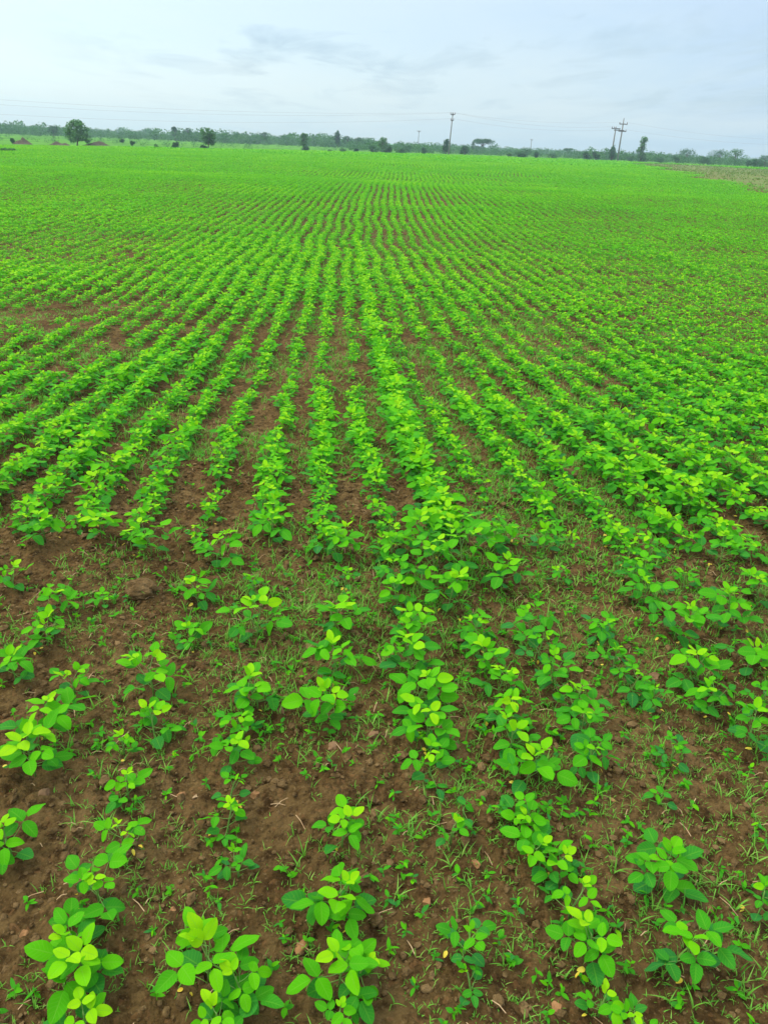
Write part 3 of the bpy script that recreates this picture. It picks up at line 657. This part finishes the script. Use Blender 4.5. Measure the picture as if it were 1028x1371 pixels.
# ------------------------------------------------------------------ fallow grass and meadow tufts
BV, BQ, BA, bn = [], [], [], 0
fx = [p[0] for p in FALLOW]; fy = [p[1] for p in FALLOW]
x = rw.uniform(min(fx), max(fx), 30000); y = rw.uniform(min(fy), max(fy), 30000)
ok = inpoly(x, y, FALLOW) & (rw.random(len(x)) < .15 + vnoise(x, y, .2, 80)); x, y = x[ok], y[ok]
for e in range(3):
    blades(x + rw.normal(0, .05, len(x)), y + rw.normal(0, .05, len(x)), hz(x, y), rw.uniform(0, 6.28, len(x)), rw.uniform(.06, .22, len(x)), rw.uniform(.05, .12, len(x)), rw.uniform(.2, .9, len(x)), np.clip(rw.normal(.45, .25, len(x)), 0, 1), 2)
fo = mesh_np('fallow_grass', np.concatenate(BV), np.concatenate(BQ), M_fallow, {'leaf': np.concatenate(BA)})
tag(fo, 'olive and straw coloured grass on the fallow strip at right', 'grass', None, 'stuff')

# ------------------------------------------------------------------ trees, bushes, woods
def leaf_cloud(rng, centres, n, size, flat=1.0):
    """n small leaf sprays spread through blobs (x, y, z, rx, ry, rz); gaps stay between blobs"""
    C = np.array(centres); w = C[:, 3] * C[:, 5]; pick = rng.choice(len(C), n, p=w / w.sum())
    d = rng.normal(0, 1, (n, 3)); d /= np.linalg.norm(d, axis=1, keepdims=True); rad = rng.uniform(.25, 1.15, n) ** .8
    p = C[pick, :3] + d * rad[:, None] * C[pick, 3:6]
    az = rng.uniform(0, 6.28, n); pit = rng.normal(0, .5, n) * flat
    return leaflets_mesh(p, az, pit, rng.normal(0, .6, n), size * rng.uniform(.6, 1.4, n), rng.uniform(.55, .9, n), np.clip(.35 + rng.normal(0, .2, n) + .35 * (rng.random(len(C))[pick] - .5), 0, 1), 3, rng.uniform(0, .4, n), rng.uniform(0, .5, n))
def zat(X, Y, ytop):
    """height above the ground that reaches a photo row at that place"""
    g = float(macro(X, Y)); lo, hi = -1.0, 40.0
    for _ in range(40):
        m = (lo + hi) / 2
        if proj((X, Y, g + m))[1] > ytop: lo = m
        else: hi = m
    return max(lo, .3)
def tree(xc, ybase, ytop, wpx, style, label, cat='tree', name='tree', dist=None, mat=None, dens=1.0, group='trees and bushes beyond the field'):
    X, Y = ground(xc, ybase, tmax=600)
    dd = math.hypot(X, Y); cap = 185 if 840 < xc < 900 else 235
    if not dist and dd > cap: X, Y = X * cap / dd, Y * cap / dd
    if dist: Y_ = dist; X = X * Y_ / Y; Y = Y_
    g = float(macro(X, Y)); Ht = zat(X, Y, ytop); sc = FPX / proj((X, Y, g + 1))[2]; Wd = wpx / sc * (1.65 if xc > 900 else 1.3 if xc > 480 else 1.12)
    rng = np.random.default_rng(int(xc * 13 + ybase * 7))
    root = empty(name, (X, Y, g - .05), label, cat, group)
    if mat is None: mat = M_dark
    r = Wd / 2; cent = []; tr = MB(); ls = np.clip(Ht * .075, .12, .36)
    if style == 'bush':
        for _ in range(int(9 * dens) + 3):
            a = rng.uniform(0, 6.28); q = rng.uniform(0, .8) * r; h = rng.uniform(.18, .78) * Ht * (1 - .3 * q / r)
            rr_ = rng.uniform(.16, .42); cent.append((q * math.cos(a), q * math.sin(a), h, rr_ * r, rr_ * r, rr_ * Ht * .55))
        for _ in range(4):
            a = rng.uniform(0, 6.28); tr.tube([[0, 0, -.1], [.2 * r * math.cos(a), .2 * r * math.sin(a), Ht * .3], [.5 * r * math.cos(a), .5 * r * math.sin(a), Ht * .65]], [Ht * .022, Ht * .015, Ht * .006], 5)
    else:
        zb = {'round': .30, 'umbrella': .52, 'column': .22, 'sparse': .22}[style] * Ht * (.35 if xc > 850 else 1)
        lx, ly = rng.normal(0, .06, 2) * Ht
        tr.tube([[0, 0, -.2], [lx * .3, ly * .3, zb * .5], [lx * .7, ly * .7, zb], [lx, ly, Ht * .82]], [Ht * .034, Ht * .028, Ht * .022, Ht * .008], 8)
        nl = {'round': 16, 'umbrella': 12, 'column': 12, 'sparse': 10}[style]
        for e in range(nl):
            a = e * 2.4 + rng.uniform(-.4, .4); z = zb + (Ht - zb) * ((e + .5) / nl) ** .9
            f = {'round': math.sin(math.pi * min(.98, .22 + .72 * (e + .5) / nl)), 'umbrella': 1.0 if e < nl * .6 else .55, 'column': rng.uniform(.35, 1.0) * (1.15 - .75 * (e + .5) / nl), 'sparse': rng.uniform(.3, 1)}[style]
            if style == 'umbrella': z = Ht * rng.uniform(.68, .86)
            q = f * r * rng.uniform(.40, .88 if style != 'umbrella' else .66); rr_ = r * {'round': .40, 'umbrella': .46, 'column': .46, 'sparse': .46}[style] * rng.uniform(.45, 1.15) * (1.1 - .35 * (e + .5) / nl)
            c = (lx * .7 + q * math.cos(a), ly * .7 + q * math.sin(a), min(z, Ht - rr_ * .55), rr_, rr_, rr_ * {'round': .72, 'umbrella': .42, 'column': .9, 'sparse': .8}[style])
            cent.append(c)
            tr.tube([[lx * .6, ly * .6, zb * rng.uniform(.8, 1.0) + (0 if style == 'umbrella' else .5 * max(0, z - zb))], [c[0] * .55, c[1] * .55, c[2] * .5 + zb * .5 if style == 'umbrella' else c[2] - rr_ * .5], [c[0], c[1], c[2]]], [Ht * .014, Ht * .010, Ht * .004], 5, False)
    n = int(np.clip(1250 * dens * (1 if style != 'sparse' else .8), 300, 5000))
    V, Qd, A = leaf_cloud(rng, cent, n, ls)
    V[:, 2] = np.maximum(V[:, 2], .02)
    tr.build('trunk' if style != 'bush' else 'stem', M_bark, root)
    mesh_np('crown' if style != 'bush' else 'foliage', V, Qd, mat or M_tree, {'leaf': A}, True, root)
    return root
def bush(x, yb, yt, w, label, dist=None, mat=None, dens=.8): return tree(x, yb, yt, w, 'bush', label, 'bush', 'bush', dist, mat, dens)
tree(103.5, 196, 160.5, 35, 'round', 'largest round tree standing between low soil mounds at far left', mat=M_feather, dens=1.9)
tree(73, 184, 168, 15, 'round', 'dark small tree behind and left of the largest round tree', dist=190)
tree(279, 199.6, 171.5, 23, 'round', 'bright mid-sized tree with a small bush against its foot', mat=M_acacia, dens=1.6)
tree(405, 201, 178, 12, 'round', 'grey-green tree rising behind a dark bush on the field edge', mat=M_acacia)
tree(453, 198, 175, 11, 'column', 'tall slim tree standing above the wood left of the tall pole')
tree(465, 198, 182, 13, 'round', 'round tree just right of the tall slim tree')
tree(479, 199, 184, 15, 'round', 'broad low tree two to the right of the tall slim tree')
tree(511, 204, 183.5, 14, 'round', 'pale topped tree behind the darkest bush', mat=M_acacia)
tree(596, 207.5, 186, 9, 'column', 'slender tree touching the tall single pole')
tree(646, 205, 184.5, 22, 'umbrella', 'flat-topped umbrella shaped tree right of the tall single pole', dens=1.3)
tree(631.5, 204, 189, 5, 'round', 'tiny lollipop tree just left of the umbrella shaped tree', dens=.4)
tree(856, 209, 183.5, 14, 'column', 'ragged leafy tree right of the double pole', dens=.75, mat=M_acacia)
tree(917, 214, 199, 17, 'round', 'round tree standing alone right of the ragged leafy tree')
tree(961, 219.5, 200.5, 21, 'round', 'broad dome shaped tree above the fallow strip', dens=1.2)
tree(982, 221.5, 199.5, 19, 'round', 'tall bushy tree right next to the broad dome shaped tree', mat=M_acacia, dens=1.2)
tree(1023, 224, 207.5, 14, 'round', 'tree under the pole at the right edge')
tree(235, 188, 169.5, 10, 'round', 'dark tree standing up from the far wood above the narrow black bush', dist=215)
tree(253, 188, 171, 13, 'round', 'wide dark tree in the far wood just left of the bright mid-sized tree', dist=220)
tree(356, 193, 177, 10, 'round', 'small dark tree in the far wood midway to the dark bush', dist=230)
tree(760, 209, 196.5, 11, 'umbrella', 'low rounded tree far behind, left of the pair of dark bushes')
bush(18, 192.5, 182, 7, 'narrow dark bush left of the first soil mound')
bush(235, 199.8, 184, 11, 'narrow black bush standing alone on the field edge at left', dens=1.2)
bush(274, 200.3, 192, 12, 'dark bush at the foot of the bright mid-sized tree')
bush(177, 195, 187.5, 7, 'small green bush in the meadow right of the soil mounds')
bush(164, 191, 184, 7, 'small distant bush in the meadow behind the soil mounds')
bush(209, 198.6, 192, 10, 'pale bush on the field edge left of the narrow black bush', mat=M_acacia)
bush(8, 203.5, 196.5, 26, 'low pale green clump inside the field at the left edge', mat=M_acacia)
bush(410, 203.5, 191, 16, 'wide dark bush in front of the grey-green tree', dens=1.2)
bush(442, 204, 198.5, 9, 'low tuft bush on the field edge right of the wide dark bush', mat=M_acacia)
bush(459, 204.6, 197.5, 11, 'pale low bush in front of the tall slim tree', mat=M_acacia)
bush(477, 205, 197, 8, 'small dark bush in front of the broad low tree')
bush(499, 205.5, 191, 12, 'upright bush left of the darkest bush on the field edge')
bush(518, 206, 190, 14, 'darkest bush on the field edge left of the small far pole', dens=1.3)
bush(537, 206.5, 196, 14, 'low spreading bush right of the darkest bush')
bush(566, 207.3, 194, 9, 'upright dark bush between the small far pole and the tall pole')
bush(622, 208.8, 190.5, 11, 'upright bush left of the lollipop tree')
bush(681, 211, 202, 11, 'low olive bush left of the large bush on the edge', mat=M_acacia)
bush(700, 212, 194, 18, 'large dark bush on the edge in front of a small far pole', dens=1.2)
bush(718, 212.3, 198, 8, 'small bush right of the large dark bush')
bush(738, 213, 201, 12, 'low bush midway between the large dark bush and the pair of dark bushes')
bush(785, 214.5, 197, 13, 'left one of a pair of dark bushes left of the double pole', dens=1.2)
bush(797, 215, 198.5, 13, 'right one of a pair of dark bushes left of the double pole', dens=1.2)
bush(818, 215.7, 192, 10, 'tall bush growing around the foot of the double pole')
bush(845, 216.5, 203, 16, 'spreading bush below the ragged leafy tree')
bush(882, 218.5, 206, 15, 'low bush between the ragged leafy tree and the lone round tree')
bush(905, 219, 204, 12, 'bush at the left foot of the lone round tree')
bush(941, 220.5, 205, 17, 'wide bush left of the broad dome shaped tree', dens=1.2)
bush(1009, 224, 207, 14, 'bush left of the tree at the right edge')
bush(1000, 223.5, 212, 10, 'low bush between the tall bushy tree and the right edge')

# far wood and scrub: one mass nobody could count
rt = np.random.default_rng(99)
WV, WQ, WA, wn = [], [], [], 0
def scrub(n, an0, an1, d0, d1, hlo, hhi, nl):
    global wn
    an = rt.uniform(an0, an1, n); d = np.exp(rt.uniform(math.log(d0), math.log(d1), n))
    x, y = d * np.sin(an), d * np.cos(an)
    ok = d > edge_dist(x, y) * (1.12 if an1 > .1 else 1.03); x, y, d = x[ok], y[ok], d[ok]; k = len(x)
    h = rt.uniform(hlo, hhi, k) * (.35 + 1.25 * vnoise(x, y, .04, 95)); w = h * rt.uniform(.6, 1.4, k); g = macro(x, y)
    tb = np.clip(rt.normal(.58, .25, k), 0, 1)
    dd = rt.normal(0, 1, (k, nl, 3)); dd /= np.linalg.norm(dd, axis=2, keepdims=True); dd *= rt.uniform(.5, 1.05, (k, nl, 1)) ** .5
    P = np.stack([x[:, None] + dd[..., 0] * w[:, None] * .6, y[:, None] + dd[..., 1] * w[:, None] * .6, g[:, None] + h[:, None] * (.5 + .5 * dd[..., 2])], -1).reshape(-1, 3)
    m = len(P); L = np.repeat(h * .17, nl) * rt.uniform(.6, 1.4, m)
    V, Qd, A = leaflets_mesh(P, rt.uniform(0, 6.28, m), rt.normal(0, .5, m), rt.normal(0, .6, m), L, rt.uniform(.6, 1, m), np.clip(np.repeat(tb, nl) + rt.normal(0, .1, m), 0, 1), 3, rt.uniform(0, .4, m), rt.uniform(0, .5, m))
    WV.append(V); WQ.append(Qd + wn); WA.append(A); wn += len(V)
scrub(2600, -.62, -.02, 210, 650, .8, 2.5, 100)
scrub(330, -.62, -.05, 110, 200, .3, .8, 40)
scrub(3400, -.06, .60, 165, 650, .5, 1.8, 90)
scrub(260, .0, .62, 175, 215, .6, 1.3, 60)
wood = mesh_np('woods', np.concatenate(WV), np.concatenate(WQ), M_tree, {'leaf': np.concatenate(WA)})
tag(wood, 'far grey-green belt of scrub and wood along the horizon', 'woods', None, 'stuff')

# ------------------------------------------------------------------ soil mounds by the big tree
def mound(x, yb, yt, w, label):
    X, Y = ground(x, yb); sc = FPX / proj((X, Y, .5))[2]; Wd = w / sc / 2; Ht = zat(X, Y, yt); rs = np.random.default_rng(int(x))
    n = 40; u = np.linspace(-1, 1, n); A, B = np.meshgrid(u, u); rad = np.sqrt(A ** 2 + B ** 2)
    ox = rs.uniform(0, 30)
    z = np.clip(1 - rad, 0, 1) ** .8 * (.55 + .9 * vnoise(A * 2 + ox, B * 2, 1.5, 5)) + .10 * (vnoise(A * 9 + ox, B * 9, 1, 6) - .5) * (rad < .9)
    V = np.stack([A * Wd, B * Wd * .7, z / z.max() * Ht - .08], -1)
    i = np.arange(n * n).reshape(n, n); Qd = np.stack([i[:-1, :-1], i[:-1, 1:], i[1:, 1:], i[1:, :-1]], -1).reshape(-1, 4)
    o = mesh_np('soil_mound', V, Qd, M_mound); o.location = (X, Y, float(macro(X, Y)))
    tag(o, label, 'soil mound', 'mounds of dug soil by the far left tree')
M_mound = plain_material('dug earth', (0.066, 0.056, 0.036), (0.105, 0.088, 0.056), 1.2, 0.95, 0.8, 0.1, 0.1)
mound(31, 193.2, 182.5, 28, 'pointed brown soil mound at far left with a narrow bush beside it')
mound(82, 196, 188.5, 40, 'long low brown soil mound left of the largest round tree')
mound(134, 197, 188, 54, 'wide reddish soil mound right of the largest round tree')

# ------------------------------------------------------------------ power poles and wires
def pole(x, yb, yt, label, arms, lean=0.0, dist=None, r0=.13, name='power_pole', top=None):
    X, Y = ground(x, yb)
    if dist: X, Y = X * dist / Y, dist
    g = float(macro(X, Y)); Ht = zat(X, Y, yt)
    root = empty(name, (X, Y, g), label, 'power pole', 'power poles carrying the overhead line')
    m = MB(); m.tube([[0, 0, -.4], [lean * Ht * .5, 0, Ht * .5], [lean * Ht, 0, Ht]], [r0, r0 * .85, r0 * .62], 10); m.build('shaft', M_pole, root)
    tips = []
    for (hz_, half, ins) in arms:
        z = Ht - hz_; cx_ = lean * z
        c = MB(); c.box((cx_, -r0, z), (2 * half, .10, .12)); c.tube([[cx_ - half * .6, -r0, z], [cx_, -r0, z - half * .6]], .025, 5); c.tube([[cx_ + half * .6, -r0, z], [cx_, -r0, z - half * .6]], .025, 5)
        c.build('crossarm', M_iron, root, False)
        for px_ in ins:
            q = MB(); bx = cx_ + px_ * half; zz = z + .06
            q.tube([[bx, -r0, zz], [bx, -r0, zz + .06], [bx, -r0, zz + .09], [bx, -r0, zz + .13], [bx, -r0, zz + .17], [bx, -r0, zz + .24]], [.02, .03, .085, .05, .075, .03], 8)
            q.build('insulator', M_porc, root); tips.append((X + bx, Y - r0, g + zz + .22))
    return root, tips, (X, Y, g, Ht)
p1, t1, i1 = pole(600, 208, 151, 'tall single power pole standing in the middle of the horizon', [(.25, .42, (-.9, 0, .9)), (1.2, .28, (-.8, .8))], lean=.045)
pf, tf, if_ = pole(559, 203, 174.5, 'small far power pole with a short crossarm behind the scrub', [(.3, .5, (-.9, .9))], dist=260, lean=.02, r0=.12)
pg, tg_, ig = pole(709, 209, 186.5, 'faint far power pole just right of the large dark bush', [(.2, .35, (-.9, .9))], dist=270, r0=.12)
pr, tr_, ir = pole(1026.5, 224, 187.5, 'power pole cut by the right edge of the photo', [(.2, .9, (-.9, 0, .9)), (1.1, .5, (-.9, .9))], dist=165)
# the double pole: two shafts tied together
X, Y = ground(817, 215.5); g = float(macro(X, Y)); HL = zat(X, Y, 169.5); HR = zat(X, Y, 160)
dp = empty('double_power_pole', (X, Y, g), 'double power pole of two leaning shafts joined by crossarms at right', 'power pole', 'power poles carrying the overhead line')
scp = FPX / proj((X, Y, g + 3))[2]; gap = 8.8 / scp
LN = .008
for (ox, hh) in ((0, HL), (gap, HR)):
    m = MB(); m.tube([[ox, 0, -.4], [ox + LN * hh * .5, 0, hh * .5], [ox + LN * hh, 0, hh]], [.16, .14, .10], 10); m.build('shaft', M_pole, dp)
dtips = []
for (cx_, z, half, ins) in ((LN * HL, HL - .35, .85, (-.9, -.4)), (gap + LN * HR, HR - .75, .80, (-.9, .9)), (gap + LN * HR, HR - 2.0, .75, (-.9, .9)), (gap / 2 + LN * HL, HL - .62, gap / 2 + .35, ())):
    c = MB(); c.box((cx_, -.19, z), (2 * half, .12, .16)); c.build('crossarm', M_iron, dp, False)
    for px_ in ins:
        q = MB(); bx = cx_ + px_ * half; zz = z + .08
        q.tube([[bx, -.19, zz], [bx, -.19, zz + .07], [bx, -.19, zz + .10], [bx, -.19, zz + .15], [bx, -.19, zz + .26]], [.02, .09, .05, .085, .03], 8); q.build('insulator', M_porc, dp)
        dtips.append((X + bx, Y - .19, g + zz + .24))
q = MB(); q.box((gap + LN * HR, -.02, HR + .12), (.10, .10, .34)); q.build('pole_cap', M_iron, dp, False)
def wire(a, c, sag, label, rad=.011):
    a = np.array(a); c = np.array(c); t = np.linspace(0, 1, 25)[:, None]; P = a * (1 - t) + c * t; P[:, 2] -= (4 * sag * t * (1 - t))[:, 0]
    m = MB(); m.tube(P, rad, 5, False); o = m.build('overhead_wire', M_wire); tag(o, label, 'wire', 'overhead wires of the power line')
def at_depth(x, y, yy):
    d = ray(x, y); t = yy / d[1]; return (d[0] * t, yy, HC + d[2] * t)
L0 = [at_depth(-150, 122, 118), at_depth(-150, 129, 118), at_depth(-150, 143, 118)]
wire(L0[0], t1[0], 1.0, 'uppermost wire from the left edge to the tall single pole')
wire(L0[1], t1[2], 1.2, 'second wire from the left edge to the tall single pole')
wire(L0[2], t1[3], 1.2, 'lowest wire from the left edge to the tall single pole')
wire(t1[0], dtips[2], .7, 'upper wire between the tall single pole and the double pole')
wire(t1[2], dtips[0], .9, 'middle wire between the tall single pole and the double pole')
wire(t1[4], dtips[4], .9, 'lower wire between the tall single pole and the double pole')
wire(dtips[3], tr_[0], .4, 'upper wire from the double pole to the right edge')
wire(dtips[5], tr_[3], .4, 'lower wire from the double pole to the right edge')

# ------------------------------------------------------------------ haze: pale damp air
hb = MB(); hb.box((0, 350, 8.5), (1500, 1100, 23.0)); m, nb = mat_new('haze')
pvn = nb.n('ShaderNodeVolumePrincipled', {'Color': (0.62, 0.84, 0.97, 1), 'Density': 0.0007, 'Anisotropy': 0.0})
o_ = nb.n('ShaderNodeOutputMaterial'); nb.nt.links.new(pvn.outputs[0], o_.inputs['Volume'])
HAZE = True
if HAZE:
    ho = hb.build('haze', m, None, False); tag(ho, 'pale damp air dimming the far trees', 'haze', None, 'stuff')
